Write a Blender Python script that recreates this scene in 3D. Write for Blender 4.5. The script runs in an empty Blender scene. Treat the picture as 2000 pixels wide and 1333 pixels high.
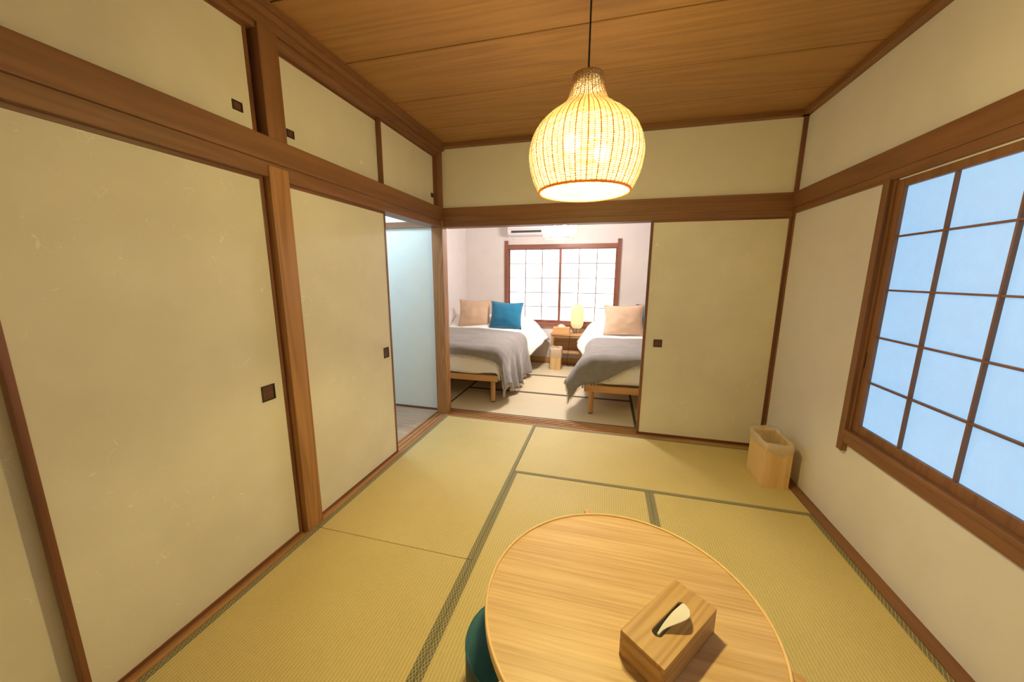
import bpy, bmesh, math, random
from mathutils import Vector, Matrix, noise
random.seed(7)
R = math.radians
sc = bpy.context.scene
C = sc.collection

# ------------------------------------------------------------------ camera, world, exposure
cam = bpy.data.objects.new('camera', bpy.data.cameras.new('camera'))
C.objects.link(cam); sc.camera = cam
YAW, PITCH, ROLL = -0.2563649, -0.1803993, 0.0052162
fw = Vector((math.sin(YAW)*math.cos(PITCH), math.cos(YAW)*math.cos(PITCH), math.sin(PITCH)))
rt = Vector((math.cos(YAW), -math.sin(YAW), 0)); up = rt.cross(fw)
r2 = rt*math.cos(ROLL)+up*math.sin(ROLL); u2 = up*math.cos(ROLL)-rt*math.sin(ROLL)
M = Matrix((r2, u2, -fw)).transposed().to_4x4(); M.translation = Vector((1.43296, -2.98090, 1.32326))
cam.matrix_world = M
cam.data.sensor_width = 36; cam.data.lens = 697.079*36/2000; cam.data.clip_start = .02
w = bpy.data.worlds.new('world'); sc.world = w; w.use_nodes = True
w.node_tree.nodes['Background'].inputs[0].default_value = (.55, .72, 1, 1)
w.node_tree.nodes['Background'].inputs[1].default_value = 1.0
sc.view_settings.view_transform = 'Standard'; sc.view_settings.look = 'None'
sc.view_settings.exposure = 0.0; sc.view_settings.gamma = 1; sc.view_settings.use_curve_mapping = False
sc.cycles.use_denoising = True
sc.cycles.max_bounces = 10; sc.cycles.diffuse_bounces = 6; sc.cycles.sample_clamp_indirect = 6
BULB_WARM = (1.0, .83, .31); BULB_E = 1300.0          # bulbs of the lamp over the table
BULB_SOFT = (1.0, .91, .86); BULB2_E = 2050.0         # bulbs of the bedroom lamp
PANE_BLUE = (.215, .52, .88); PANE_BLUE_E = 1.0       # daylight in the side window's paper
PANE_WHITE = (.92, .96, 1.0); PANE_WHITE_E = 1.7     # daylight in the bedroom window
HALL_COL = (.74, 1.0, 1.24); HALL_E = 29.0

# ------------------------------------------------------------------ materials
def newmat(name):
    m = bpy.data.materials.new(name); m.use_nodes = True
    return m, m.node_tree, m.node_tree.nodes['Principled BSDF']
def N(nt, t, **k):
    n = nt.nodes.new(t)
    for a, b in k.items(): setattr(n, a, b)
    return n
def ramp(nt, stops):
    n = N(nt, 'ShaderNodeValToRGB'); e = n.color_ramp.elements
    while len(e) < len(stops): e.new(.5)
    for q, (p, c) in zip(e, stops): q.position = p; q.color = (*c, 1)
    return n
def mathn(nt, op, a, b=None):
    n = N(nt, 'ShaderNodeMath', operation=op)
    for i, v in enumerate((a, b)):
        if v is None: continue
        if isinstance(v, (int, float)): n.inputs[i].default_value = v
        else: nt.links.new(v, n.inputs[i])
    return n.outputs[0]
def objcoord(nt, scale=(1, 1, 1), rand=40.0):
    tc = N(nt, 'ShaderNodeTexCoord'); oi = N(nt, 'ShaderNodeObjectInfo')
    add = N(nt, 'ShaderNodeVectorMath', operation='ADD')
    mul = mathn(nt, 'MULTIPLY', oi.outputs['Random'], rand)
    cb = N(nt, 'ShaderNodeCombineXYZ')
    for i in range(3): nt.links.new(mul, cb.inputs[i])
    nt.links.new(tc.outputs['Object'], add.inputs[0]); nt.links.new(cb.outputs[0], add.inputs[1])
    mp = N(nt, 'ShaderNodeMapping'); mp.inputs['Scale'].default_value = scale
    nt.links.new(add.outputs[0], mp.inputs[0])
    return mp.outputs[0]
def noise_tex(nt, vec, scale, detail=3, rough=.5, dist=0):
    n = N(nt, 'ShaderNodeTexNoise')
    n.inputs['Scale'].default_value = scale; n.inputs['Detail'].default_value = detail
    n.inputs['Roughness'].default_value = rough; n.inputs['Distortion'].default_value = dist
    if vec is not None: nt.links.new(vec, n.inputs['Vector'])
    return n
def bump(nt, b, h, strength, dist=.002):
    n = N(nt, 'ShaderNodeBump'); n.inputs['Strength'].default_value = strength; n.inputs['Distance'].default_value = dist
    nt.links.new(h, n.inputs['Height']); nt.links.new(n.outputs[0], b.inputs['Normal'])

def plain(name, col, rough=.6, var=.0, scale=30, metal=0, bmp=0):
    m, nt, b = newmat(name)
    b.inputs['Roughness'].default_value = rough; b.inputs['Metallic'].default_value = metal
    v = objcoord(nt)
    nz = noise_tex(nt, v, scale, 3)
    r = ramp(nt, [(.3, [c*(1-var) for c in col]), (.7, [min(1, c*(1+var)) for c in col])])
    nt.links.new(nz.outputs[0], r.inputs[0]); nt.links.new(r.outputs[0], b.inputs['Base Color'])
    if bmp: bump(nt, b, nz.outputs[0], bmp)
    return m
def wood(name, axis, light, dark, cross=30, rings=9, rough=.5, contrast=1.0, along=.05):
    """straight grain along one axis with a few cathedral figures"""
    m, nt, b = newmat(name)
    s = [1, 1, 1]; s[axis] = along
    v = objcoord(nt, tuple(s))
    a = noise_tex(nt, v, cross, 5, .6)
    f = noise_tex(nt, v, rings, 1, .4, .6)
    sn = mathn(nt, 'SINE', mathn(nt, 'MULTIPLY', f.outputs[0], 55.0))
    mix = mathn(nt, 'ADD', mathn(nt, 'MULTIPLY', a.outputs[0], .75), mathn(nt, 'MULTIPLY', mathn(nt, 'ADD', sn, 1.0), .125*contrast))
    r = ramp(nt, [(.28, dark), (.5, [(x+y)/2*1.05 for x, y in zip(light, dark)]), (.72, light)])
    nt.links.new(mix, r.inputs[0]); nt.links.new(r.outputs[0], b.inputs['Base Color'])
    b.inputs['Roughness'].default_value = rough
    bump(nt, b, mix, .12, .001)
    return m
def woods(name, *a, **k): return [wood(name+'_'+x, i, *a, **k) for i, x in enumerate('xyz')]

TRIM = woods('trim_wood', (.265, .122, .052), (.185, .078, .032), cross=34, rings=6, contrast=.6)
POST = woods('post_wood', (.42, .21, .08), (.28, .125, .043), cross=30, rings=10, contrast=1.2)
EDGE = woods('door_edge_wood', (.24, .095, .045), (.13, .047, .022), cross=40, rings=6, rough=.4)
SILL = woods('sill_wood', (.50, .27, .11), (.30, .14, .055), cross=30, rings=8)
CEIL = wood('ceiling_cedar', 0, (.42, .215, .075), (.30, .145, .046), cross=55, rings=4.5, rough=.45, contrast=.75, along=.045)
OAK = wood('table_oak', 0, (.75, .54, .315), (.50, .315, .15), cross=100, rings=3.0, rough=.42, contrast=.4, along=.026)
OAKE = plain('table_rim_oak', (.78, .55, .28), .4, .06, 20)
OAKL = wood('table_leg_oak', 2, (.62, .38, .17), (.45, .25, .10), rough=.45)
WALN = woods('box_wood', (.56, .36, .16), (.36, .20, .075), cross=45, rings=9, rough=.45, along=.06)
PINE = woods('pine_wood', (.66, .38, .155), (.50, .26, .09), cross=30, rings=8, rough=.45)
BIN = woods('bin_wood', (.78, .55, .27), (.66, .43, .19), cross=22, rings=5, rough=.5)
CABW = woods('bedside_wood', (.55, .34, .17), (.40, .22, .10), rough=.5)
HALLW = wood('hall_plank', 0, (.56, .42, .31), (.40, .28, .19), cross=30, rings=6, rough=.35, along=.05)
BRN = woods('window_wood', (.30, .115, .07), (.19, .065, .040), cross=30, rings=6, rough=.45)

def plaster(name, col, bmp=.12):
    m, nt, b = newmat(name)
    v = objcoord(nt, (1, 1, 1))
    nz = noise_tex(nt, v, 260, 3); n2 = noise_tex(nt, v, 6, 2)
    r = ramp(nt, [(.3, [c*.965 for c in col]), (.7, col)])
    nt.links.new(n2.outputs[0], r.inputs[0]); nt.links.new(r.outputs[0], b.inputs['Base Color'])
    b.inputs['Roughness'].default_value = .9
    bump(nt, b, nz.outputs[0], bmp, .001)
    return m
PLAS = plaster('cream_wall_paper', (.77, .725, .63))
PLASR = plaster('side_wall_paper', (.775, .745, .765))
WHITE = plaster('white_wall_paper', (.82, .775, .76))
HALLP = plaster('hall_white_paper', (.80, .83, .81))
def washi():
    m, nt, b = newmat('door_paper')
    v = objcoord(nt, (1, 1, 1), 15)
    base = noise_tex(nt, v, 5, 3)
    r = ramp(nt, [(.35, (.73, .685, .575)), (.65, (.77, .725, .61))])
    nt.links.new(base.outputs[0], r.inputs[0])
    f = noise_tex(nt, v, 11, 1.0, .5, 1.2)
    d = mathn(nt, 'ABSOLUTE', mathn(nt, 'SUBTRACT', f.outputs[0], .5))
    line = mathn(nt, 'LESS_THAN', d, .0045)
    k = noise_tex(nt, v, 17, 2)
    mask = mathn(nt, 'GREATER_THAN', k.outputs[0], .56)
    k2 = noise_tex(nt, v, 1.7, 2)
    mask2 = mathn(nt, 'GREATER_THAN', k2.outputs[0], .46)
    fib = mathn(nt, 'MULTIPLY', mathn(nt, 'MULTIPLY', line, mask), mask2)
    mx = N(nt, 'ShaderNodeMix', data_type='RGBA'); mx.inputs['B'].default_value = (.93, .90, .80, 1)
    nt.links.new(mathn(nt, 'MULTIPLY', fib, .55), mx.inputs['Factor']); nt.links.new(r.outputs[0], mx.inputs['A'])
    nt.links.new(mx.outputs['Result'], b.inputs['Base Color'])
    b.inputs['Roughness'].default_value = .75
    wv = noise_tex(nt, v, 300, 2); bump(nt, b, wv.outputs[0], .06, .001)
    return m
WASHI = washi()
def tatami(name, axis, light, dark):
    """rush weave: ribs along the mat every 13 mm, fine rushes across"""
    m, nt, b = newmat(name)
    tc = N(nt, 'ShaderNodeTexCoord'); sp = N(nt, 'ShaderNodeSeparateXYZ'); nt.links.new(tc.outputs['Object'], sp.inputs[0])
    a, c = (sp.outputs[1], sp.outputs[0]) if axis == 0 else (sp.outputs[0], sp.outputs[1])
    rib = mathn(nt, 'ABSOLUTE', mathn(nt, 'SINE', mathn(nt, 'MULTIPLY', a, math.pi/.013)))
    row = mathn(nt, 'FLOOR', mathn(nt, 'DIVIDE', a, .013))
    fine = mathn(nt, 'SINE', mathn(nt, 'ADD', mathn(nt, 'MULTIPLY', c, 2*math.pi/.0062), mathn(nt, 'MULTIPLY', row, math.pi)))
    v = objcoord(nt, (1, 1, 1))
    s = [260, 260, 1]; s[axis] = 60
    mp = N(nt, 'ShaderNodeMapping'); mp.inputs['Scale'].default_value = s; nt.links.new(v, mp.inputs[0])
    n1 = noise_tex(nt, mp.outputs[0], 1, 2); n2 = noise_tex(nt, v, 4, 3)
    h = mathn(nt, 'ADD', mathn(nt, 'MULTIPLY', mathn(nt, 'POWER', rib, .5), .55), mathn(nt, 'MULTIPLY', fine, .13))
    t = mathn(nt, 'ADD', h, mathn(nt, 'ADD', mathn(nt, 'MULTIPLY', n1.outputs[0], .45), mathn(nt, 'MULTIPLY', n2.outputs[0], .25)))
    r = ramp(nt, [(.30, dark), (1.0, light)])
    nt.links.new(t, r.inputs[0]); nt.links.new(r.outputs[0], b.inputs['Base Color'])
    b.inputs['Roughness'].default_value = .55
    bump(nt, b, h, .35, .0015)
    return m
TAT = [tatami('tatami_rush_'+x, i, (.665, .545, .25), (.435, .337, .117)) for i, x in enumerate('xy')]
TATB = [tatami('bedroom_rush_'+x, i, (.72, .62, .42), (.52, .42, .24)) for i, x in enumerate('xy')]
def heri(name, axis):
    """edging cloth: dark olive with a pale diamond lattice"""
    m, nt, b = newmat(name)
    tc = N(nt, 'ShaderNodeTexCoord'); sp = N(nt, 'ShaderNodeSeparateXYZ'); nt.links.new(tc.outputs['Object'], sp.inputs[0])
    u, v = (sp.outputs[0], sp.outputs[1]) if axis == 0 else (sp.outputs[1], sp.outputs[0])
    def lat(sign):
        q = mathn(nt, 'ADD', mathn(nt, 'MULTIPLY', u, 1/.021), mathn(nt, 'MULTIPLY', v, sign/.0125))
        fr = mathn(nt, 'FRACT', q)
        return mathn(nt, 'LESS_THAN', mathn(nt, 'ABSOLUTE', mathn(nt, 'SUBTRACT', fr, .5)), .10)
    l = mathn(nt, 'MAXIMUM', lat(1), lat(-1))
    nz = noise_tex(nt, objcoord(nt), 900, 2)
    fac = mathn(nt, 'MULTIPLY', l, mathn(nt, 'ADD', mathn(nt, 'MULTIPLY', nz.outputs[0], .5), .5))
    mx = N(nt, 'ShaderNodeMix', data_type='RGBA')
    mx.inputs['A'].default_value = (.145, .125, .062, 1); mx.inputs['B'].default_value = (.50, .46, .29, 1)
    nt.links.new(fac, mx.inputs['Factor']); nt.links.new(mx.outputs['Result'], b.inputs['Base Color'])
    b.inputs['Roughness'].default_value = .8
    return m
HERI = [heri('edging_lattice_'+x, i) for i, x in enumerate('xy')]
HERIB = plain('edging_plain', (.085, .072, .045), .8, .15, 200)
def cloth(name, col, scale=700, rough=.9, var=.12, bmp=.25, sheen=.3):
    m, nt, b = newmat(name)
    v = objcoord(nt, (1, 1, 1))
    nz = noise_tex(nt, v, scale, 2); n2 = noise_tex(nt, v, 14, 4)
    t = mathn(nt, 'ADD', mathn(nt, 'MULTIPLY', nz.outputs[0], .6), mathn(nt, 'MULTIPLY', n2.outputs[0], .4))
    r = ramp(nt, [(.35, [c*(1-var) for c in col]), (.65, [min(1, c*(1+var)) for c in col])])
    nt.links.new(t, r.inputs[0]); nt.links.new(r.outputs[0], b.inputs['Base Color'])
    b.inputs['Roughness'].default_value = rough; b.inputs['Sheen Weight'].default_value = sheen
    bump(nt, b, t, bmp, .001)
    return m
GREY = cloth('grey_wool', (.225, .205, .195), 500, var=.2, bmp=.5)
GREYF = cloth('pale_fringe', (.55, .47, .38), 500)
LINEN = cloth('white_linen', (.86, .84, .82), 900, var=.03, bmp=.08, sheen=.1)
CREAM = cloth('cream_linen', (.74, .67, .55), 900, var=.04, bmp=.1)
TEAL = cloth('teal_cotton', (.004, .14, .27), 900, var=.12)
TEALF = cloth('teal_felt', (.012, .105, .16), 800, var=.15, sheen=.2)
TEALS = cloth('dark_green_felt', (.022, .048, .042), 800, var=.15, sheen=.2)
BEIGE = cloth('beige_linen', (.60, .42, .285), 900, var=.08)
BLACK = plain('black_cord', (.012, .010, .009), .5, .1)
PULL = plain('dark_pull_metal', (.115, .045, .028), .45, .2, 60)
PULLE = plain('dark_pull_rim', (.028, .014, .010), .35, .2, 60)
DARK = plain('dark_gap', (.02, .012, .008), .9, .1)
ACW = plain('white_plastic', (.80, .79, .80), .35, .01)
ACD = plain('dark_slot', (.05, .045, .05), .6, .1)
def translucent(name, col, mixf, rough=.8, trans=0):
    m, nt, b = newmat(name)
    b.inputs['Base Color'].default_value = (*col, 1); b.inputs['Roughness'].default_value = rough
    tr = N(nt, 'ShaderNodeBsdfTranslucent'); tr.inputs[0].default_value = (*col, 1)
    ms = N(nt, 'ShaderNodeMixShader'); ms.inputs[0].default_value = mixf
    out = nt.nodes['Material Output']
    nt.links.new(b.outputs[0], ms.inputs[1]); nt.links.new(tr.outputs[0], ms.inputs[2])
    src = ms.outputs[0]
    if trans:
        tp = N(nt, 'ShaderNodeBsdfTransparent'); m2 = N(nt, 'ShaderNodeMixShader'); m2.inputs[0].default_value = trans
        nt.links.new(src, m2.inputs[1]); nt.links.new(tp.outputs[0], m2.inputs[2]); src = m2.outputs[0]
    nt.links.new(src, out.inputs[0])
    nz = noise_tex(nt, objcoord(nt), 400, 2); bump(nt, b, nz.outputs[0], .1, .001)
    return m
BAG = translucent('bin_liner_plastic', (.86, .82, .76), .4, .35, .45)
RATTAN = translucent('rattan_strand', (.90, .84, .74), .5, .6)
STAKE = translucent('rattan_stake', (.72, .38, .10), .4, .6)
TISS = translucent('tissue_paper', (.90, .88, .85), .35)
def glow(name, col, e, basecol=(.6, .6, .6), grain=0, bscale=90):
    m, nt, b = newmat(name)
    b.inputs['Base Color'].default_value = (*basecol, 1); b.inputs['Roughness'].default_value = .7
    b.inputs['Emission Color'].default_value = (*col, 1); b.inputs['Emission Strength'].default_value = e
    if grain:
        nz = noise_tex(nt, objcoord(nt), bscale, 4, .6)
        r = ramp(nt, [(.3, [c*(1-grain) for c in col]), (.7, col)])
        nt.links.new(nz.outputs[0], r.inputs[0]); nt.links.new(r.outputs[0], b.inputs['Emission Color'])
    return m
BULB = glow('warm_bulb', BULB_WARM, BULB_E)
BULB2 = glow('soft_bulb', BULB_SOFT, BULB2_E)
PANEB = glow('blue_daylit_paper', PANE_BLUE, PANE_BLUE_E, (.38, .40, .42), .10, 25)
PANEW = glow('white_daylit_paper', PANE_WHITE, PANE_WHITE_E, (.6, .6, .6), .03, 25)
LANT = glow('lantern_paper', (1, .58, .24), .52, (.8, .6, .36), .25, 40)
BULBL = glow('hall_tube', HALL_COL, HALL_E)

# ------------------------------------------------------------------ object helpers
def link(name, me, mat, parent=None, kind=None):
    o = bpy.data.objects.new(name, me); C.objects.link(o)
    if mat is not None and not me.materials: me.materials.append(mat)
    if parent is not None: o.parent = parent
    if kind: o['kind'] = kind
    return o
def tomesh(name, bm, smooth=False, angle=None):
    me = bpy.data.meshes.new(name); bm.normal_update(); bm.to_mesh(me); bm.free()
    if smooth:
        me.polygons.foreach_set('use_smooth', [True]*len(me.polygons))
        if angle: me.set_sharp_from_angle(angle=R(angle))
    return me
def addbox(bm, x0, x1, y0, y1, z0, z1, bev=0):
    t = bmesh.new(); bmesh.ops.create_cube(t, size=1)
    for v in t.verts: v.co = Vector(((x0+x1)/2+v.co.x*(x1-x0), (y0+y1)/2+v.co.y*(y1-y0), (z0+z1)/2+v.co.z*(z1-z0)))
    if bev: bmesh.ops.bevel(t, geom=t.edges[:], offset=bev, segments=2, profile=.5, affect='EDGES')
    me = bpy.data.meshes.new('tmp'); t.to_mesh(me); t.free(); bm.from_mesh(me); bpy.data.meshes.remove(me)
def box(name, mat, dims, parent=None, bev=0, kind=None, org=(0, 0, 0)):
    """one box part; dims in the parent's own coordinates"""
    bm = bmesh.new(); x0, x1, y0, y1, z0, z1 = dims
    c = Vector(((x0+x1)/2, (y0+y1)/2, (z0+z1)/2))
    addbox(bm, x0-c.x, x1-c.x, y0-c.y, y1-c.y, z0-c.z, z1-c.z, bev)
    o = link(name, tomesh(name, bm), mat, parent, kind); o.location = c
    return o
def boxes(name, mat, lst, parent=None, bev=0, kind=None):
    bm = bmesh.new()
    for d in lst: addbox(bm, *d, bev)
    return link(name, tomesh(name, bm), mat, parent, kind)
def addtube(bm, pts, rad, n=8, cap=True, closed=False):
    pts = [Vector(p) for p in pts]; rings = []
    m = len(pts); rads = rad if isinstance(rad, (list, tuple)) else [rad]*m
    prevx = None
    for i, p in enumerate(pts):
        a = pts[i-1] if (i or closed) else p; b = pts[(i+1) % m] if (i < m-1 or closed) else p
        d = (b-a).normalized()
        x = d.orthogonal().normalized() if prevx is None else (prevx-d*prevx.dot(d)).normalized()
        prevx = x; y = d.cross(x)
        rings.append([bm.verts.new(p+(x*math.cos(2*math.pi*k/n)+y*math.sin(2*math.pi*k/n))*rads[i]) for k in range(n)])
    for i in range(m if closed else m-1):
        A, B = rings[i], rings[(i+1) % m]
        for k in range(n): bm.faces.new((A[k], A[(k+1) % n], B[(k+1) % n], B[k]))
    if cap and not closed: bm.faces.new(rings[0][::-1]); bm.faces.new(rings[-1])
def tube(name, mat, pts, rad, parent=None, n=8, smooth=True, kind=None):
    bm = bmesh.new(); addtube(bm, pts, rad, n)
    return link(name, tomesh(name, bm, smooth, 50), mat, parent, kind)
def lathe(name, mat, prof, n=48, parent=None, angle=40, closed_top=False, kind=None):
    bm = bmesh.new(); rings = []
    for r, z in prof:
        if r < 1e-6: rings.append([bm.verts.new((0, 0, z))])
        else: rings.append([bm.verts.new((r*math.cos(2*math.pi*k/n), r*math.sin(2*math.pi*k/n), z)) for k in range(n)])
    for A, B in zip(rings, rings[1:]):
        for k in range(n):
            k2 = (k+1) % n
            if len(A) == 1 and len(B) == 1: continue
            if len(A) == 1: bm.faces.new((A[0], B[k2], B[k]))
            elif len(B) == 1: bm.faces.new((A[k], A[k2], B[0]))
            else: bm.faces.new((A[k], A[k2], B[k2], B[k]))
    bmesh.ops.recalc_face_normals(bm, faces=bm.faces[:])
    return link(name, tomesh(name, bm, True, angle), mat, parent, kind)
def gridmesh(name, mat, fn, nu, nv, parent=None, kind=None, solid=0, closeu=False):
    bm = bmesh.new(); G = []
    for i in range(nu+1-(1 if closeu else 0)):
        G.append([bm.verts.new(fn(i/nu, j/nv)) for j in range(nv+1)])
    nn = len(G)
    for i in range(nu):
        A, B = G[i], G[(i+1) % nn] if closeu else G[i+1]
        for j in range(nv): bm.faces.new((A[j], B[j], B[j+1], A[j+1]))
    bmesh.ops.recalc_face_normals(bm, faces=bm.faces[:])
    o = link(name, tomesh(name, bm, True), mat, parent, kind)
    if solid:
        s = o.modifiers.new('thick', 'SOLIDIFY'); s.thickness = solid; s.offset = 0
    return o
def thing(name, label, cat, loc=(0, 0, 0), rot=0, group=None):
    o = bpy.data.objects.new(name, None); C.objects.link(o); o.location = loc; o.rotation_euler = (0, 0, rot)
    o.empty_display_size = .05
    o['label'] = label; o['category'] = cat
    if group: o['group'] = group
    return o
def tag(o, label, cat, group=None):
    o['label'] = label; o['category'] = cat
    if group: o['group'] = group
    return o
def struct(name, label, mesh_o=None):
    o = mesh_o
    if o is None:
        o = bpy.data.objects.new(name, None); C.objects.link(o); o.empty_display_size = .05
    o['kind'] = 'structure'; o['label'] = label
    return o
def copytree(root, **props):
    r = root.copy(); C.objects.link(r)
    for k, v in props.items(): r[k] = v
    for ch in root.children:
        c = ch.copy(); C.objects.link(c); c.parent = r
        for g in ch.children:
            d = g.copy(); C.objects.link(d); d.parent = c
    return r

# ------------------------------------------------------------------ floor with tatami mats
XR = 2.682                     # right wall plaster
floor = struct('floor', 'tatami floor of the sitting room and bedroom',
               boxes('floor', DARK, [(-.9, 2.9, -3.35, 2.55, -.09, -.052)]))
def mat_(x0, x1, y0, y1, axis, ms, edge, b=.025):
    g = .0012
    o = box('tatami_mat', ms[axis], (x0+g, x1-g, y0+g, y1-g, -.052, 0), floor, .002)
    hx, hy = (x1-x0)/2-g, (y1-y0)/2-g
    zt = .026
    for s in (-1, 1):
        if axis == 0: d = (-hx, hx, s*hy-b if s > 0 else -hy, hy if s > 0 else -hy+b, zt-.001, zt+.0012)
        else: d = (hx-b if s > 0 else -hx, hx if s > 0 else -hx+b, -hy, hy, zt-.001, zt+.0012)
        box('edging_cloth', edge[axis], d, o)
    return o
WT = 2.623
for d in ((0, .88, -1.602, 0, 1), (0, .88, -3.2, -1.602, 1), (.88, WT, -.808, 0, 0), (.88, 1.752, -2.41, -.808, 1),
          (1.752, WT, -2.41, -.808, 1), (.88, WT, -3.2, -2.41, 0)):
    mat_(*d, TAT, HERI)
for d in ((-.10, 1.735, .166, .888, 0), (-.10, 1.735, .888, 1.634, 0), (-.10, 1.735, 1.634, 2.385, 0),
          (-.72, -.10, .166, 1.30, 1), (-.72, -.10, 1.30, 2.385, 1), (1.735, 2.665, .166, 1.30, 1), (1.735, 2.665, 1.30, 2.385, 1)):
    mat_(*d, TATB, [HERIB, HERIB], .022)
# wooden strips at the floor's edge
struct('baseboard_right', 'narrow brown floor strip along the right wall', box('baseboard_right', TRIM[1], (WT, XR, -3.2, .03, -.05, .006)))
struct('trim_1', 'grooved wooden sill under the sliding doors to the bedroom',
       boxes('trim_1', SILL[0], [(0, 2.68, 0, .165, -.05, -.004), (0, 2.68, 0, .022, -.006, .003), (0, 2.68, .036, .050, -.006, .003),
                                 (0, 2.68, .072, .086, -.006, .003), (0, 2.68, .108, .122, -.006, .003), (0, 2.68, .145, .165, -.006, .003)]))
struct('trim_2', 'grooved wooden sill under the sliding doors on the left',
       boxes('trim_2', SILL[1], [(-.135, 0, -3.2, .03, -.05, -.004), (-.016, 0, -3.2, .03, -.006, .004), (-.052, -.038, -3.2, .03, -.006, .002),
                                 (-.092, -.078, -3.2, .03, -.006, .002), (-.135, -.118, -3.2, .03, -.006, .004)]))
# hall floor of planks
hf = struct('floor_hall', 'wooden plank floor of the hall beyond the left opening', boxes('floor_hall', DARK, [(-1.5, -.135, -.9, .15, -.09, -.045)]))
yy = -.86
for i in range(13):
    box('plank', HALLW, (-1.45 if i % 2 else -1.2, -.136, yy, yy+.0745, -.045, -.008), hf, .0015); yy += .076

# ------------------------------------------------------------------ walls
struct('wall_back', 'cream wall band above the doors to the bedroom',
       boxes('wall_back', PLAS, [(-.03, 2.80, .062, .165, 1.80, 2.47), (2.68, 2.80, .03, .165, 0, 1.9)]))
struct('wall_right', 'cream papered wall around the paper window',
       boxes('wall_right', PLASR, [(XR, 2.80, -3.3, .17, -.05, .50), (XR, 2.80, -3.3, .17, 1.74, 2.47),
                                  (XR, 2.80, -.862, .17, .50, 1.74), (XR, 2.80, -3.3, -2.27, .50, 1.74)]))
struct('wall_front', 'cream wall of the sitting room behind the camera', boxes('wall_front', PLAS, [(-.2, 2.8, -3.30, -3.2, -.05, 2.47)]))
struct('light_block_left', 'unseen closing box added behind the left sliding doors to block light',
       boxes('light_block_left', PLAS, [(-.22, -.135, -3.25, -.80, -.05, 2.47), (-.22, -.135, -.8, .10, 1.90, 2.47)]))  # unseen closing box, put in to block light behind doors and cabinets
struct('wall_bedroom_left', 'white wall at the left of the bedroom', boxes('wall_bedroom_left', WHITE, [(-.84, -.73, .152, 2.5, -.05, 2.45)]))
struct('wall_bedroom_right', 'white wall at the right of the bedroom', boxes('wall_bedroom_right', WHITE, [(2.67, 2.78, .165, 2.5, -.05, 2.45)]))
struct('wall_bedroom_back', 'white wall around the bedroom window',
       boxes('wall_bedroom_back', WHITE, [(-.84, 2.78, 2.40, 2.50, -.05, .60), (-.84, 2.78, 2.40, 2.50, 1.76, 2.45),
                                          (-.84, -.055, 2.40, 2.50, .60, 1.76), (1.565, 2.78, 2.40, 2.50, .60, 1.76)]))
struct('baseboard_bedroom', 'pale wooden baseboard under the bedroom window', box('baseboard_bedroom', PINE[0], (-.73, 2.67, 2.385, 2.40, -.05, .085)))
struct('wall_hall', 'white wall at the end of the hall',
       boxes('wall_hall', HALLP, [(-1.55, -.105, .13, .165, -.05, 2.45), (-1.55, -1.5, -.95, .16, -.05, 2.45), (-1.55, -.135, -.95, -.87, -.05, 2.45)]))
struct('trim_3', 'brown beam across the hall wall', box('trim_3', TRIM[0], (-1.5, -.10, .112, .131, 1.757, 1.812)))
struct('baseboard_hall', 'thin dark strip at the foot of the hall wall', box('baseboard_hall', EDGE[0], (-1.5, -.105, .12, .131, -.02, .012)))
struct('ceiling_hall', 'white ceiling of the hall', boxes('ceiling_hall', HALLP, [(-1.55, -.10, -.95, .16, 2.40, 2.46)]))
struct('ceiling_bedroom', 'white ceiling of the bedroom', boxes('ceiling_bedroom', WHITE, [(-.84, 2.78, .152, 2.5, 2.401, 2.46)]))

# ------------------------------------------------------------------ ceiling of boards
ce = struct('ceiling', 'ceiling of wide cedar boards', boxes('ceiling', DARK, [(-.2, 2.8, -3.3, .16, 2.434, 2.47)]))
ys = [.07, -.2775, -.708, -1.16, -1.605, -2.05, -2.495, -2.94, -3.22]
for a, b in zip(ys[1:], ys[:-1]):
    o = box('ceiling_board', CEIL, (-.03, 2.70, a+.0045, b-.0045, 2.420, 2.4335), ce, .0015)
struct('trim_4', 'stepped brown moulding at the left edge of the ceiling',
       boxes('trim_4', TRIM[1], [(-.10, .046, -3.2, .05, 2.392, 2.420), (-.10, .032, -3.2, .05, 2.366, 2.393), (-.10, .008, -3.2, .05, 2.338, 2.367)], bev=.002))
struct('trim_5', 'brown moulding at the back edge of the ceiling',
       boxes('trim_5', TRIM[0], [(.0, 2.69, .018, .065, 2.386, 2.420)], bev=.003))
struct('trim_6', 'brown moulding at the right edge of the ceiling',
       boxes('trim_6', TRIM[1], [(2.636, XR+.01, -3.2, .06, 2.386, 2.420)], bev=.003))

# ------------------------------------------------------------------ long beams over the doors
struct('trim_7', 'long brown beam over the doors on the left wall',
       boxes('trim_7', TRIM[1], [(-.04, .004, -3.2, .045, 1.803, 1.905), (-.13, -.010, -3.2, .04, 1.742, 1.804)], bev=.002))
struct('trim_8', 'long brown beam over the opening to the bedroom',
       boxes('trim_8', TRIM[0], [(.0, 2.68, .040, .075, 1.79, 1.905), (.0, 2.68, .052, .165, 1.745, 1.793)], bev=.002))
struct('trim_9', 'long brown beam over the side window',
       boxes('trim_9', TRIM[1], [(2.656, XR+.01, -3.2, .045, 1.803, 1.905), (2.664, XR+.01, -3.2, .045, 1.762, 1.805)], bev=.002))
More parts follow.
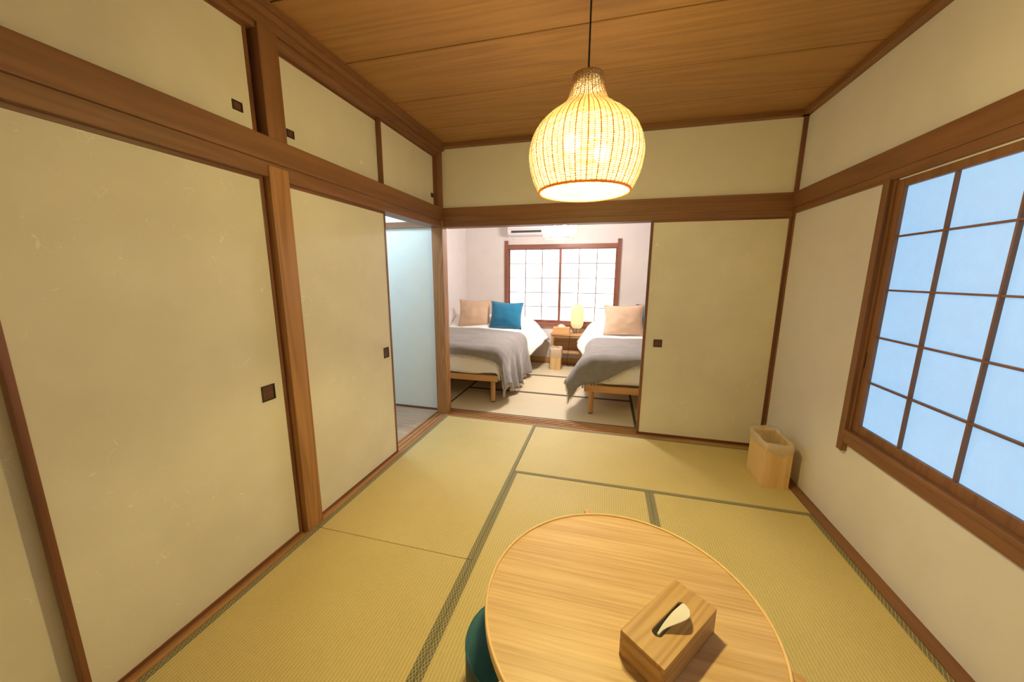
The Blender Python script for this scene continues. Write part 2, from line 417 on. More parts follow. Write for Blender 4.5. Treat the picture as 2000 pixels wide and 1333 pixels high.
# posts
struct('trim_10', 'wooden post between the closet doors and the plain sliding door', box('trim_10', POST[2], (-.11, -.004, -1.652, -1.552, -.05, 1.79), bev=.003))
struct('trim_11', 'wooden post between the upper cabinets', box('trim_11', TRIM[2], (-.11, 0, -1.640, -1.545, 1.90, 2.385), bev=.003))
struct('trim_12', 'wooden corner post between hall and bedroom', box('trim_12', POST[2], (-.105, 0, .03, .125, -.05, 1.815), bev=.003))
struct('trim_13', 'upper corner post beside the small cabinet door', box('trim_13', EDGE[2], (-.09, 0.002, -.022, .063, 1.90, 2.39), bev=.002))
struct('trim_14', 'corner post at the right end of the sliding doors', box('trim_14', TRIM[2], (2.672, 2.690, .036, .11, 0, 1.77)))
struct('trim_15', 'upper right corner post', box('trim_15', EDGE[2], (2.657, 2.690, .045, .08, 1.90, 2.39)))
struct('trim_16', 'brown rail over the upper cabinets', boxes('trim_16', TRIM[1], [(-.13, -.012, -3.2, .0, 2.318, 2.340)], bev=.002))

# ------------------------------------------------------------------ sliding paper doors
def fusuma(name, label, plane, axis, a0, a1, z0, z1, pulls, fr=.017, depth=.024, side=1):
    """axis 1: on the left wall, runs along y, faces +x; axis 0: on the back wall, runs along x, faces -y"""
    root = struct(name, label)
    root.location = (plane, (a0+a1)/2, z0) if axis == 1 else ((a0+a1)/2, plane, z0)
    h = (a1-a0)/2; H = z1-z0
    def D(u0, u1, d0, d1, w0, w1):     # u along the wall, d out of the wall towards the room
        return (d0, d1, u0, u1, w0, w1) if axis == 1 else (u0, u1, -d1, -d0, w0, w1)
    box('paper_panel', WASHI, D(-h+.004, h-.004, -depth+.003, 0, .004, H-.004), root)
    for u0, u1 in ((-h, -h+fr), (h-fr, h)):
        box('edge_strip', EDGE[2], D(u0, u1, -depth, .0035, 0, H), root, .0015)
    for w0, w1 in ((0, fr), (H-fr, H)):
        box('edge_strip', EDGE[axis], D(-h+fr, h-fr, -depth, .0035, w0, w1), root, .0015)
    for u, w, su, sv in pulls:
        u -= (a0+a1)/2; w -= z0
        o = box('door_pull', PULL, D(u-su+.004, u+su-.004, -.001, .0008, w-sv+.004, w+sv-.004), root)
        c = o.location
        bm = bmesh.new(); t = .005
        for d in (D(u-su, u+su, 0, .004, w-sv, w-sv+t), D(u-su, u+su, 0, .004, w+sv-t, w+sv),
                  D(u-su, u-su+t, 0, .004, w-sv+t, w+sv-t), D(u+su-t, u+su, 0, .004, w-sv+t, w+sv-t)):
            addbox(bm, d[0]-c.x, d[1]-c.x, d[2]-c.y, d[3]-c.y, d[4]-c.z, d[5]-c.z)
        link('pull_rim', tomesh('pull_rim', bm), PULLE, o)
    return root
PX = -.040
fusuma('door_1', 'large closet sliding door with dark square pull at its right', PX, 1, -2.462, -1.658, .003, 1.744, [(-1.752, .792, .033, .036)])
fusuma('door_2', 'closet sliding door set back at the left edge', PX-.036, 1, -3.19, -2.39, .003, 1.744, [])
fusuma('door_3', 'plain sliding door between post and hall opening', PX, 1, -1.556, -.762, .003, 1.744, [(-.838, .790, .028, .036)])
fusuma('door_4', 'upper cabinet door at far left with dark pull', PX, 1, -2.50, -1.660, 1.905, 2.322, [(-1.735, 1.99, .021, .018)])
fusuma('door_5', 'upper cabinet door right of the upper post', PX-.030, 1, -1.560, -.74, 1.905, 2.322, [(-1.455, 1.986, .021, .018)])
fusuma('door_6', 'small upper cabinet door next to the back corner', PX, 1, -.772, -.020, 1.905, 2.322, [(-.064, 1.993, .018, .017)])
fusuma('door_7', 'sliding door at the right of the bedroom opening', .058, 0, 1.736, 2.672, .003, 1.752, [(1.852, .794, .033, .031)], fr=.021)
fusuma('door_8', 'sliding door pushed behind the right-hand one', .112, 0, 1.760, 2.672, .003, 1.752, [], fr=.021)

# ------------------------------------------------------------------ side window with paper sashes
w1 = struct('window_1', 'paper window with brown grid in the right wall')
box('window_casing', TRIM[2], (2.656, XR+.02, -.868, -.826, .434, 1.765), w1, .002)
box('window_casing', TRIM[2], (2.656, XR+.02, -2.31, -2.268, .434, 1.765), w1, .002)
box('window_apron', TRIM[1], (2.658, XR+.03, -2.268, -.868, .482, .530), w1, .002)
box('window_sill', TRIM[1], (2.652, XR+.06, -2.268, -.868, .533, .556), w1, .002)
box('window_jamb', TRIM[2], (2.672, XR+.06, -.885, -.868, .55, 1.765), w1)
def sash(par, x0, y0, y1, z0, z1, ny, zs, pane, wood3, fr=.052, top=.034, bot=.045, face=1):
    s = boxes('sash_frame', wood3[2], [(x0, x0+.028, y1-fr, y1, z0, z1), (x0, x0+.028, y0, y0+fr, z0, z1),
              (x0+.001, x0+.028, y0+fr, y1-fr, z0, z0+bot), (x0+.001, x0+.028, y0+fr, y1-fr, z1-top, z1)], par, .0015)
    ya, yb, za, zb = y0+fr, y1-fr, z0+bot, z1-top
    cols = [ya]+[yb-.2455-.262*k for k in range(ny-1)][::-1]+[yb]
    rows = [za]+zs+[zb]
    for y in cols[1:-1]: box('muntin', wood3[2], (x0+.001, x0+.015, y-.004, y+.004, za, zb), s)
    for z in zs: box('muntin', wood3[1], (x0+.0015, x0+.0145, ya, yb, z-.004, z+.004), s)
    for i in range(len(cols)-1):
        for j in range(len(rows)-1):
            box('paper_pane', pane, (x0+.015, x0+.018, cols[i]+.0005, cols[i+1]-.0005, rows[j]+.0005, rows[j+1]-.0005), s)
    return s
ZS = [.823, 1.045, 1.267, 1.507]
s1 = sash(w1, 2.680, -1.75, -.872, .553, 1.756, 3, ZS, PANEB, TRIM)
sash(w1, 2.712, -2.27, -1.70, .553, 1.756, 2, ZS, PANEB, TRIM)
box('finger_pull', PULLE, (2.6788, 2.681, -.890, -.884, .885, .965), s1)
struct('sky_block_panel', 'unseen panel added behind the side window to keep sky light out', boxes('sky_block_panel', WHITE, [(2.80, 2.84, -2.4, -.7, .4, 1.85)]))  # added out of view to close the window opening against sky light

# ------------------------------------------------------------------ bedroom window
w2 = struct('window_2', 'bright paper window with red-brown frame in the bedroom')
box('window_casing', BRN[2], (-.096, -.042, 2.378, 2.43, .545, 1.845), w2, .002)
box('window_casing', BRN[2], (1.552, 1.603, 2.378, 2.43, .545, 1.845), w2, .002)
box('window_head', BRN[0], (-.042, 1.552, 2.384, 2.43, 1.722, 1.786), w2, .002)
box('window_sill', BRN[0], (-.042, 1.552, 2.374, 2.44, .556, .620), w2, .002)
def sash2(x0, x1, y0, nx, xs):
    s = boxes('sash_frame', BRN[2], [(x0, x0+.034, y0, y0+.024, .618, 1.724), (x1-.034, x1, y0, y0+.024, .618, 1.724),
              (x0+.034, x1-.034, y0+.001, y0+.024, .618, .660), (x0+.034, x1-.034, y0+.001, y0+.024, 1.712, 1.724)], w2, .001)
    xa, xb = x0+.034, x1-.034; cols = [xa]+xs+[xb]; rows = [.660, .866, 1.078, 1.296, 1.510, 1.712]
    for x in xs: box('muntin', EDGE[2], (x-.005, x+.005, y0+.004, y0+.012, .66, 1.712), s)
    for z in rows[1:-1]: box('muntin', EDGE[0], (xa, xb, y0+.0045, y0+.0115, z-.004, z+.004), s)
    for i in range(len(cols)-1):
        for j in range(5):
            box('paper_pane', PANEW, (cols[i]+.0005, cols[i+1]-.0005, y0+.012, y0+.015, rows[j]+.0005, rows[j+1]-.0005), s)
    return s
q1 = sash2(-.055, .782, 2.430, 3, [.222, .478]); q2 = sash2(.735, 1.566, 2.400, 3, [1.025, 1.277])
box('finger_pull', PULLE, (-.036, -.028, 2.4285, 2.431, .86, .93), q1)
box('finger_pull', PULLE, (1.540, 1.548, 2.3985, 2.401, .86, .93), q2)

# ------------------------------------------------------------------ pendant lamps
PROF = [(.052, 2.018), (.054, 1.995), (.060, 1.968), (.074, 1.935), (.104, 1.908), (.138, 1.884), (.165, 1.858), (.189, 1.822), (.2035, 1.766), (.198, 1.712), (.184, 1.668), (.166, 1.632)]
def prof(t):          # smooth radius and height along the shade, 0 top .. 1 bottom
    L = [0]
    for a, b in zip(PROF, PROF[1:]): L.append(L[-1]+math.dist(a, b))
    s = t*L[-1]
    for i in range(len(L)-1):
        if s <= L[i+1]+1e-9:
            f = (s-L[i])/(L[i+1]-L[i])
            p0, p1, p2, p3 = (PROF[max(0, min(len(PROF)-1, i+k))] for k in (-1, 0, 1, 2))
            return tuple(.5*(2*p1[k]+(p2[k]-p0[k])*f+(2*p0[k]-5*p1[k]+4*p2[k]-p3[k])*f*f+(3*p1[k]-p0[k]-3*p2[k]+p3[k])*f**3) for k in (0, 1))
    return PROF[-1]
def pendant(label, loc, bulbmat):
    t = thing('pendant_lamp', label, 'lamp', loc, 0.2, 'woven pendant lamps')
    zb = 1.825                                   # local origin height
    NS, NR = 64, 72
    bm = bmesh.new()                             # woven rows, bulging between the stakes
    for k in range(NR):
        f = (k+.5)/NR; r, z = prof(f)
        pts = []
        for i in range(NS*3):
            a = math.pi*2*i/(NS*3)
            off = (-.0022, .0010, .0010)[i % 3]
            pts.append(((r+off)*math.cos(a), (r+off)*math.sin(a), z-zb+.0006*math.sin(7*a+k)+.0004*math.sin(23*a+2*k)))
        addtube(bm, pts, .00225, 5, closed=True)
    wv = link('shade_weave', tomesh('shade_weave', bm, True), RATTAN, t); wv['kind'] = 'stuff'
    bm = bmesh.new()
    for i in range(NS):
        a = 2*math.pi*i/NS
        pts = []
        for k in range(27):
            r, z = prof(k/26); r += .0008; pts.append((r*math.cos(a), r*math.sin(a), z-zb))
        addtube(bm, pts, .0021 if i % 2 else .0011, 5)
    st = link('shade_stakes', tomesh('shade_stakes', bm, True), STAKE, t); st['kind'] = 'stuff'
    for f, rr in ((0, .004), (1, .0048)):
        r, z = prof(f)
        bm = bmesh.new(); addtube(bm, [(r*math.cos(2*math.pi*i/64), r*math.sin(2*math.pi*i/64), z-zb) for i in range(64)], rr, 6, closed=True)
        link('shade_rim', tomesh('shade_rim', bm, True), STAKE, t)
    lathe('reflector_plate', ACW, [(0, .158), (.044, .158), (.047, .154), (.044, .150), (0, .150)], 40, t)
    so = lathe('lamp_socket', BLACK, [(0, .178), (.014, .176), (.018, .170), (.018, .158), (0, .158)], 20, t)
    for dx, dy, dz in ((-.052, -.012, -.028), (.062, .02, -.052)):
        bm = bmesh.new(); bmesh.ops.create_icosphere(bm, subdivisions=2, radius=.029)
        for v in bm.verts: v.co = Vector((v.co.x+dx, v.co.y+dy, v.co.z*1.15+dz))
        link('light_bulb', tomesh('light_bulb', bm, True), bulbmat, t)
        tube('bulb_neck', ACW, [(dx, dy, dz+.028), (dx, dy, dz+.055), (dx*.6, dy*.6, .07), (dx*.3, dy*.3, .151)], [.013, .013, .007, .006], t)
    tube('lamp_cord', BLACK, [(0, 0, .176), (0, 0, 2.42-loc[2])], .0032, t)
    lathe('ceiling_rose', ACW, [(0, 2.4195-loc[2]), (.045, 2.4195-loc[2]), (.045, 2.405-loc[2]), (.02, 2.392-loc[2]), (0, 2.392-loc[2])], 32, t)
    return t
pendant('lit woven rattan lamp hanging on a black cord over the round table', (1.332, -1.55, 1.825), BULB)

# ------------------------------------------------------------------ low round table
TX, TY = 1.525, -2.014
tb = thing('round_table', 'low round oak table with a thin raised rim on three legs', 'table', (TX, TY, 0))
lathe('table_top', OAK, [(0, .356), (.403, .356), (.403, .336), (.39, .330), (0, .330)], 128, tb, 30)
lathe('table_rim', OAKE, [(.4032, .3365), (.4032, .3605), (.4055, .3622), (.4085, .3622), (.4105, .3600), (.4105, .336), (.4085, .334), (.4055, .334), (.4032, .3365)], 128, tb, 30)
for a in (106.5, -13.5, 226.5):
    bm = bmesh.new(); addbox(bm, .386, .433, -.0135, .0135, 0, .3315, .003); addbox(bm, .4112, .438, -.0133, .0133, .325, .357, .003)
    for v in bm.verts:
        k = 1-.25*(1-v.co.z/.332); v.co.y *= k
    l = link('leg', tomesh('leg', bm), OAKL, tb); l.rotation_euler = (0, 0, R(a))

# tissue box on the table
tbx = thing('tissue_box', 'brown wooden tissue box on the round table', 'tissue box', (1.6395, -2.103, .3562), math.atan2(.202, .161))
def tissuebox(root, L, Wd, H, ms, slot=True):
    """long axis x; oval slot in the lid shown by a dark inset and a tissue rising out of it"""
    l, w_ = L/2, Wd/2
    bm = bmesh.new()
    # lid with an oval hole
    n = 40; sl, sw = L*.283, Wd*.115
    inner = []; outer = []
    for i in range(n):
        a = 2*math.pi*i/n; c, s = math.cos(a), math.sin(a)
        inner.append((math.copysign(max(0, sl-sw), c)+sw*c, sw*s) if True else None)
        k = min(l/abs(c) if abs(c) > 1e-6 else 9, w_/abs(s) if abs(s) > 1e-6 else 9); outer.append((c*k, s*k))
    for q in ((l, w_), (-l, w_), (-l, -w_), (l, -w_)):
        j = min(range(n), key=lambda i: math.dist(outer[i], q)); outer[j] = q
    t = .007
    vi = [[bm.verts.new((*p, z)) for p in inner] for z in (H, H-t)]
    vo = [[bm.verts.new((*p, z)) for p in outer] for z in (H, H-t)]
    for i in range(n):
        j = (i+1) % n
        bm.faces.new((vo[0][i], vo[0][j], vi[0][j], vi[0][i])); bm.faces.new((vi[0][i], vi[0][j], vi[1][j], vi[1][i]))
        bm.faces.new((vo[1][j], vo[1][i], vi[1][i], vi[1][j])); bm.faces.new((vo[0][j], vo[0][i], vo[1][i], vo[1][j]))
    link('lid', tomesh('lid', bm), ms[0], root)
    box('long_side', ms[0], (-l, l, -w_, -w_+t, 0, H-t), root); box('long_side', ms[0], (-l, l, w_-t, w_, 0, H-t), root)
    box('short_side', ms[1], (-l, -l+t, -w_+t, w_-t, 0, H-t), root); box('short_side', ms[1], (l-t, l, -w_+t, w_-t, 0, H-t), root)
    box('tissue_pack', TISS, (-l+.01, l-.01, -w_+.01, w_-.01, .002, H*.45), root)
tissuebox(tbx, .260, .120, .077, WALN)
def tissue(root, base, pts, mat=TISS):
    """pts: rows of 3-D points of the paper from the slot outwards"""
    nu, nv = len(pts)-1, len(pts[0])-1
    def cat(a, b, c, d, f): return .5*((2*b)+(c-a)*f+(2*a-5*b+4*c-d)*f*f+(3*b-a-3*c+d)*f**3)
    def samp(row, v):
        x = v*nv; i = min(int(x), nv-1); f = x-i
        g = lambda k: Vector(row[max(0, min(nv, k))])
        return cat(g(i-1), g(i), g(i+1), g(i+2), f)
    def fn(u, v):
        x = u*nu; i = min(int(x), nu-1); f = x-i
        g = lambda k: samp(pts[max(0, min(nu, k))], v)
        return cat(g(i-1), g(i), g(i+1), g(i+2), f)
    return gridmesh('tissue', mat, fn, 16, 16, root, solid=.0008)
tissue(tbx, 0, [[(-.064, .000, .045), (-.03, .002, .045), (.02, .003, .045), (.062, .002, .045)],
                [(-.066, -.002, .076), (-.030, .003, .077), (.020, .006, .078), (.064, .004, .077)],
                [(-.066, -.005, .079), (-.036, -.004, .086), (.012, -.010, .097), (.060, -.006, .090)],
                [(-.067, -.007, .080), (-.044, -.012, .088), (.008, -.040, .107), (.042, -.028, .101)]])

# teal pouf half under the table
pf = thing('floor_pouf', 'round teal felt pouf half under the round table', 'stool', (1.213, -2.078, 0))
r_, h_ = .152, .22
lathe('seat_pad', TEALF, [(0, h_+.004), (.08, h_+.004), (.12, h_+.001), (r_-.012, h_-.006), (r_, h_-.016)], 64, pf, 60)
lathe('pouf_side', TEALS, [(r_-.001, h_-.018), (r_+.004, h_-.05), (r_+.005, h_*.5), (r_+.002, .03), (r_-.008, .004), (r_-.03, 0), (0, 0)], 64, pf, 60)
bm = bmesh.new(); addtube(bm, [((r_+.001)*math.cos(2*math.pi*i/64), (r_+.001)*math.sin(2*math.pi*i/64), h_-.017) for i in range(64)], .004, 8, closed=True)
link('piping', tomesh('piping', bm, True), TEALF, pf)

# ------------------------------------------------------------------ waste bins
def wastebin(label, loc, w_, d_, h_, rise, hem, seed, rot=0):
    root = thing('waste_bin', label, 'bin', loc, rot, 'wooden waste bins')
    t = .008; rnd = random.Random(seed)
    box('front_board', BIN[2], (-w_/2, w_/2, -d_/2, -d_/2+t, 0, h_), root, .0015); box('back_board', BIN[2], (-w_/2, w_/2, d_/2-t, d_/2, 0, h_), root, .0015)
    box('side_board', BIN[2], (-w_/2, -w_/2+t, -d_/2+t, d_/2-t, 0, h_), root, .0015); box('side_board', BIN[2], (w_/2-t, w_/2, -d_/2+t, d_/2-t, 0, h_), root, .0015)
    box('bottom_board', BIN[0], (-w_/2+t, w_/2-t, -d_/2+t, d_/2-t, .004, .012), root)
    sx, sy = seed*3.1, seed*1.7
    def fn(u, v):
        a = 2*math.pi*u; c, s = math.cos(a), math.sin(a)
        k = 1/((abs(c)**8+abs(s)**8)**.125); px, py = c*k, s*k
        nz = noise.noise(Vector((c*2.2+sx, s*2.2+sy, v*2))); nf = noise.noise(Vector((c*9+sx, s*9+sy, v*3)))
        top = h_+rise*(.55+.5*max(0, py))+.012*nz
        if v < .45:
            f = v/.45; z = h_-hem*(1-f)-.02*(1-f)*nz+(top-h_)*f; off = .005+.010*math.sin(f*math.pi)*(.7+.5*nz)+.003*nf
        else:
            f = (v-.45)/.55; z = top-f*h_*.75; off = .002-.010*min(1, f*3)-.012*f+.004*nf
        return Vector(((w_/2+off)*px, (d_/2+off)*py, z))
    gridmesh('bin_liner', BAG, fn, 96, 18, root, closeu=True)
    return root
wastebin('pale wooden waste bin with plastic liner in the right corner by the sliding door', (2.530, -.425, .0005), .150, .255, .288, .030, .055, 1)

# ------------------------------------------------------------------ bedroom: beds
def drape(name, mat, side, xin, xe, yb, ye, sover, tover, r, top, flare, wav, solid, seed, parent=None, nu=70, nv=70, label=None, cat=None, group=None, fringe=False, hemfn=None):
    """cloth over a bed edge at x = xe (side +1 right / -1 left) and the foot edge at y = ye.
    s runs from the inside to the hem past the side, t from the head to the hem past the foot."""
    S = abs(xe-xin)+sover; T = (yb-ye)+tover
    def bend(e, over):   # distance past the edge start -> outward shift, drop
        if e <= 0: return e, 0.0
        q = r*math.pi/2
        if e < q: return r*math.sin(e/r), r*(1-math.cos(e/r))
        return r, r+(e-q)
    def P(u, v):
        s = u*S; tt = v*T
        ey = tt-(yb-ye-r)
        sx = s-(abs(xe-xin)-r)
        dx, ds = bend(sx, sover); dy, dt = bend(ey, tover)
        if hemfn:
            ks, kt = hemfn(u, v)
            if ds > 0: ds *= ks
            if dt > 0: dt *= kt
        y = ye+r-dy
        yl = yb-tt
        fl = flare(yl) if callable(flare) else flare
        x = abs(xe-xin)-r+dx+fl*ds
        y -= .10*dt
        if ds > r:
            x += wav*(ds-r)*math.sin(yl*19+seed+1.3*math.sin(yl*7))*(1 if dt < .02 else .3)
            y += wav*.5*(ds-r)*math.cos(yl*15+seed)
        if dt > r: y -= wav*(dt-r)*.7*math.sin(s*17+seed*2)
        z = top(s, yl if ey <= 0 else ye+r-dy)-ds-dt*.98
        n1 = noise.noise(Vector((s*4+seed, yl*4, 1.7))); n2 = noise.noise(Vector((s*13+seed, yl*11, 4.2)))
        z += .010*n1+.004*n2 if ds+dt < .05 else .0
        x += (.012*n1+.006*n2) if ds > .05 else 0
        y += (.012*n1+.006*n2) if dt > .05 else 0
        return Vector((xin+side*x, y, max(z, .012)))
    o = gridmesh(name, mat, P, nu, nv, parent, solid=solid)
    if label: tag(o, label, cat, group)
    if fringe:
        bm = bmesh.new(); rnd = random.Random(seed)
        hem = [P(1, k/260) for k in range(40, 261)]+[P(1-k/150, 1) for k in range(0, 151)]
        cen = P(.3, .3)
        for i, p in enumerate(hem[:-1]):
            for q in range(2):
                b = p.lerp(hem[i+1], rnd.random()); d = Vector((b.x-cen.x, b.y-cen.y, 0)).normalized()*.010*rnd.random()
                ln = .022+.022*rnd.random(); a = Vector((rnd.uniform(-.004, .004), rnd.uniform(-.004, .004), 0))
                e = b+d+a*3-Vector((0, 0, ln)); e.z = max(e.z, .004)
                addtube(bm, [b, b.lerp(e, .5)+a, e], [.0016, .0014, .0009], 4, cap=False)
        f = link('fringe', tomesh('fringe', bm), GREYF, o); f['kind'] = 'stuff'
    return o
def bed(label, x0, x1, y0, y1, legx):
    b = thing('bed', label, 'bed', ((x0+x1)/2, (y0+y1)/2, 0), 0, 'pine beds')
    cx, cy = (x0+x1)/2, (y0+y1)/2; hx, hy = (x1-x0)/2, (y1-y0)/2
    zb, zt = .237, .302
    box('foot_rail', PINE[0], (-hx, hx, -hy, -hy+.028, zb, zt), b, .004); box('head_rail', PINE[0], (-hx, hx, hy-.028, hy, zb, zt), b, .004)
    for s in (-1, 1): box('side_rail', PINE[1], (s*hx-.028 if s > 0 else -hx, hx if s > 0 else -hx+.028, -hy+.028, hy-.028, zb, zt), b, .004)
    for i in range(13):
        y = -hy+.07+i*(2*hy-.14)/12
        box('slat', PINE[0], (-hx+.028, hx-.028, y-.032, y+.032, zt-.016, zt), b)
    for sx in (-1, 1):
        for y in (-hy+.062, 0, hy-.062):
            l = tube('leg', PINE[2], [(sx*(hx-.070), y, .012), (sx*(hx-.070), y, zb)], [.0235, .027], b, 16)
            tube('foot_pad', PULL, [(0, 0, 0), (0, 0, .0125)], .0215, l, 16).location = (sx*(hx-.070), y, 0)
    m = bmesh.new(); addbox(m, -hx+.03, hx-.03, -hy+.03, hy-.03, zt, zt+.17, .045)
    link('mattress', tomesh('mattress', m, True), LINEN, b)
    return b
BX0, BX1, BY0, BY1 = -.640, .388, .428, 2.360
bed('pine bed at the left of the bedroom window', BX0, BX1, BY0, BY1, 0)
CX0, CX1 = 1.268, 2.296
bed('pine bed at the right, partly behind the sliding door', CX0, CX1, .372, BY1, 0)
def smooth(a, b, x):
    t = max(0, min(1, (x-a)/(b-a))); return t*t*(3-2*t)
def toptop(base, hump, edge):
    def f(s, y):
        z = base+hump*smooth(1.62, 2.0, y)*(1-.35*smooth(2.15, 2.36, y))
        return z+.02*math.sin(s*2.6+.6)
    return f
# white duvets
drape('duvet', LINEN, 1, BX0-.085, .390, 2.345, .446, .24, .22, .10, toptop(.565, .155, 1), lambda y: .10+.95*smooth(1.45, 2.05, y)*.75, .06, .022, 3,
      label='white duvet on the left bed', cat='duvet', group='white duvets', hemfn=lambda u, v: (1.0-.55*smooth(.62, 1, v), 1.0-.35*smooth(.6, 1, u)))
drape('duvet', LINEN, -1, 2.36, 1.262, 2.345, .386, .26, .20, .10, toptop(.560, .155, 1), lambda y: .10+.55*smooth(1.5, 2.05, y), .06, .022, 9,
      label='white duvet on the right bed', cat='duvet', group='white duvets', hemfn=lambda u, v: (1.0-.60*smooth(.62, 1, v), 1.0-.35*smooth(.6, 1, u)))
# grey throws
drape('throw_blanket', GREY, 1, BX0-.082, .424, 1.60, .410, .46, .150, .112, toptop(.592, 0, 1), lambda y: .12+.06*smooth(.9, .4, y), .09, .006, 5,
      label='grey fringed throw over the foot of the left bed', cat='blanket', group='grey throws', fringe=True,
      hemfn=lambda u, v: (1.0-.45*smooth(.55, 1, v), .45+.40*smooth(.45, .95, u)))
drape('throw_blanket', GREY, -1, 2.375, 1.240, 1.44, .356, .25, .20, .110, toptop(.583, 0, 1), lambda y: .12+.50*smooth(1.0, .4, y), .06, .006, 11,
      label='grey fringed throw over the foot of the right bed', cat='blanket', group='grey throws', fringe=True,
      hemfn=lambda u, v: (1.0-.40*smooth(.6, 1, v), .25+.75*smooth(.42, .75, u)))

# cushions
def cushion(label, mat, loc, w_, h_, th, rx, rz, seed, ry=0):
    o = None
    bm = bmesh.new(); n = 22; F = {}
    for sgn in (1, -1):
        for i in range(n+1):
            for j in range(n+1):
                u, v = i/n*2-1, j/n*2-1
                e = (max(0, 1-u*u)**.55)*(max(0, 1-v*v)**.55)
                px = u*(1-.10*(1-v*v)); pz = v*(1-.10*(1-u*u))
                nz = noise.noise(Vector((u*2.3+seed, v*2.3, sgn)))
                bnd = i in (0, n) or j in (0, n)
                if bnd and sgn < 0: F[(sgn, i, j)] = F[(1, i, j)]; continue
                F[(sgn, i, j)] = bm.verts.new((px*w_/2, sgn*(th/2*e*(1+.18*nz)), pz*h_/2-.012*(1-v)*(1-u*u)*.5))
        for i in range(n):
            for j in range(n):
                q = [F[(sgn, i, j)], F[(sgn, i+1, j)], F[(sgn, i+1, j+1)], F[(sgn, i, j+1)]]
                try: bm.faces.new(q if sgn < 0 else q[::-1])
                except ValueError: pass
    bmesh.ops.recalc_face_normals(bm, faces=bm.faces[:])
    o = link('cushion', tomesh('cushion', bm, True), mat)
    o.location = loc; o.rotation_euler = (R(rx), R(ry), R(rz)); tag(o, label, 'cushion', 'square cushions on the beds')
    bm = bmesh.new(); pts = []
    for k in range(80):
        f = k/20; s = int(f); g = (f-s)*2-1
        u, v = [(g, -1), (1, g), (-g, 1), (-1, -g)][s]
        pts.append((u*(1-.10*(1-v*v))*w_/2*1.004, 0, v*(1-.10*(1-u*u))*h_/2*1.004-.012*(1-v)*(1-u*u)*.5))
    addtube(bm, pts, .0032, 6, closed=True)
    link('seam_piping', tomesh('seam_piping', bm, True), mat, o)
    return o
cushion('beige linen cushion on the left bed', BEIGE, (-.370, 1.800, .800), .46, .385, .15, -20, 10, 1)
cushion('teal cushion on the left bed, nearer the window', TEAL, (.105, 1.765, .790), .455, .375, .15, -18, 4, 2, 2)
cushion('beige linen cushion on the right bed', BEIGE, (1.655, 1.700, .786), .49, .385, .15, -17, -8, 3, -3)
cushion('teal cushion on the right bed, mostly behind the beige one', TEAL, (2.03, 1.86, .790), .44, .375, .15, -17, -6, 4)

# ------------------------------------------------------------------ bedside table and what stands on it
bt = thing('bedside_table', 'small wooden side table between the beds under the window', 'table', (.922, 2.245, 0))
box('table_top', CABW[0], (-.252, .252, -.125, .125, .478, .502), bt, .003)
box('apron', CABW[0], (-.22, .22, -.108, -.094, .445, .478), bt)
for sx in (-1, 1):
    for sy in (-1, 1):
        box('leg', CABW[2], (sx*.222-.016, sx*.222+.016, sy*.10-.014, sy*.10+.014, 0, .478), bt, .002)
box('shelf', CABW[0], (-.206, .206, -.112, .112, .215, .235), bt, .002)
box('back_panel', CABW[0], (-.206, .206, .098, .108, .235, .478), bt)
tb2 = thing('tissue_box', 'small pale tissue box on the bedside table', 'tissue box', (.822, 2.215, .503), 0)
tissuebox(tb2, .235, .115, .085, PINE)
tissue(tb2, 0, [[(-.05, .004, .06), (-.02, 0, .06), (.02, 0, .06), (.05, 0, .06)], [(-.045, .002, .085), (-.015, .006, .088), (.015, .006, .088), (.045, 0, .085)],
                [(-.055, -.004, .100), (-.02, .01, .118), (.02, .01, .115), (.05, -.004, .098)], [(-.07, -.02, .098), (-.022, .0, .132), (.022, 0, .126), (.07, -.02, .095)]])
tl = thing('table_lamp', 'glowing barrel-shaped paper lantern on the bedside table', 'lamp', (1.038, 2.255, .503))
LP = [(.055, .075), (.075, .095), (.089, .14), (.0945, .20), (.0935, .27), (.087, .33), (.076, .375), (.058, .410), (.050, .418)]
lathe('lantern_shade', LANT, LP, 48, tl)
bm = bmesh.new()
for k in range(22):
    z = .08+k*.0155
    for a, b in zip(LP, LP[1:]):
        if a[1] <= z <= b[1]:
            r = a[0]+(b[0]-a[0])*(z-a[1])/(b[1]-a[1]); break
    addtube(bm, [((r+.001)*math.cos(2*math.pi*i/40), (r+.001)*math.sin(2*math.pi*i/40), z+.002*math.sin(i*.9+k)) for i in range(40)], .0011, 4, closed=True)
link('lantern_ribs', tomesh('lantern_ribs', bm, True), LANT, tl)
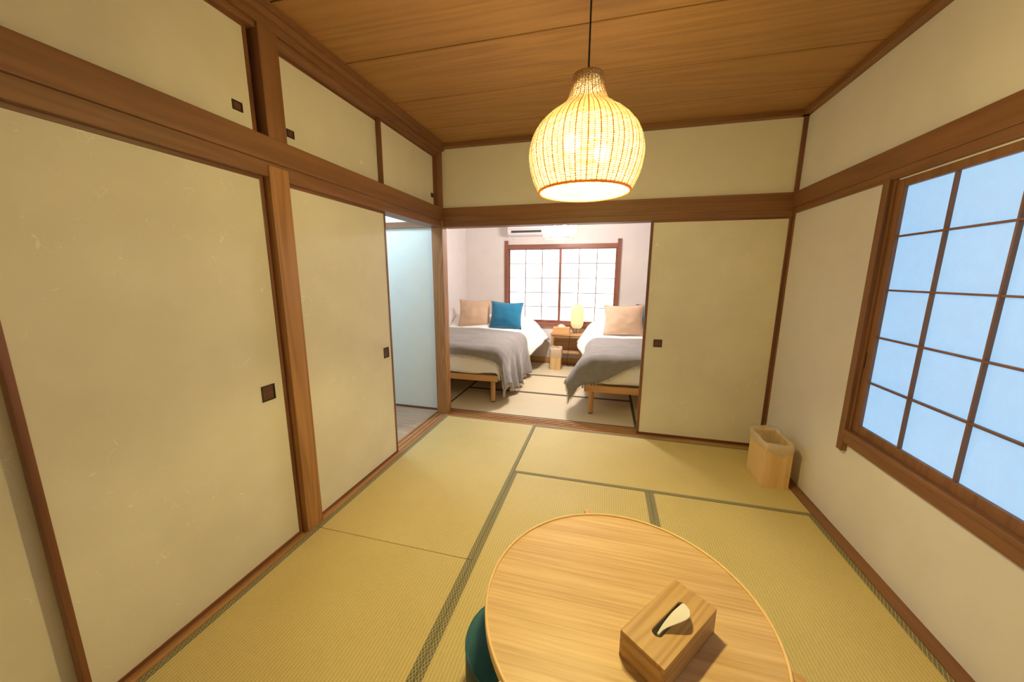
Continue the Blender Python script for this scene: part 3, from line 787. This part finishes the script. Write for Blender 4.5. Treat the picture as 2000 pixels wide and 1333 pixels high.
for k in range(3):
    a = k*2.094+.5
    tube('wire_foot', BLACK, [(.056*math.cos(a), .056*math.sin(a), .08), (.062*math.cos(a), .062*math.sin(a), .03), (.055*math.cos(a), .055*math.sin(a), .004), (.02*math.cos(a), .02*math.sin(a), .003)], .0028, tl, 6)
tube('lamp_cord', BLACK, [(-.02, -.03, .006), (-.07, -.12, .008), (-.085, -.136, -.01), (-.09, -.137, -.10), (-.10, -.135, -.26), (-.115, -.13, -.40), (-.10, -.10, -.49)], .0028, tl, 6)
wastebin('wooden waste bin with folded liner beside the bedside table in the bedroom', (.775, 2.035, .0005), .150, .135, .315, .012, .135, 5)

# ------------------------------------------------------------------ air conditioner over the window
ac = thing('air_conditioner', 'white wall air conditioner over the bedroom window', 'air conditioner', (.40, 2.30, 1.90))
bm = bmesh.new(); pr = [(-.02, .0), (-.085, .012), (-.105, .045), (-.108, .10), (-.105, .24), (-.09, .275), (.098, .28), (.098, 0)]
A = [bm.verts.new((-.405, y, z)) for y, z in pr]; B = [bm.verts.new((.405, y, z)) for y, z in pr]
for i in range(len(pr)):
    j = (i+1) % len(pr); bm.faces.new((A[i], A[j], B[j], B[i]))
bm.faces.new(A[::-1]); bm.faces.new(B); bmesh.ops.recalc_face_normals(bm, faces=bm.faces[:])
bmesh.ops.bevel(bm, geom=[e for e in bm.edges if abs(e.verts[0].co.x-e.verts[1].co.x) < 1e-6], offset=.008, segments=2, affect='EDGES')
link('casing', tomesh('casing', bm), ACW, ac)
box('air_slot', ACD, (-.345, .345, -.1095, -.099, .036, .066), ac)
boxes('louver', ACW, [(-.345, .345, -.113, -.106, .022, .031)], ac, .002)
box('panel_seam', ACD, (-.40, .40, -.1086, -.104, .086, .0885), ac)
tag(box('cable_cover', ACW, (.02, .062, 2.385, 2.40, 1.86, 1.90), None, .004), 'little white cable cover under the air conditioner', 'cable cover')

pendant('lit woven lamp in the bedroom, seen under the beam', (.868, 1.28, 1.945), BULB2)

# hall ceiling light (lights the hall beyond the opening)
hl = thing('hall_light', 'ceiling light in the hall', 'lamp', (-.75, -.40, 2.34))
lathe('light_cover', BULBL, [(0, 0), (.16, .004), (.18, .03), (.18, .06), (0, .06)], 32, hl)
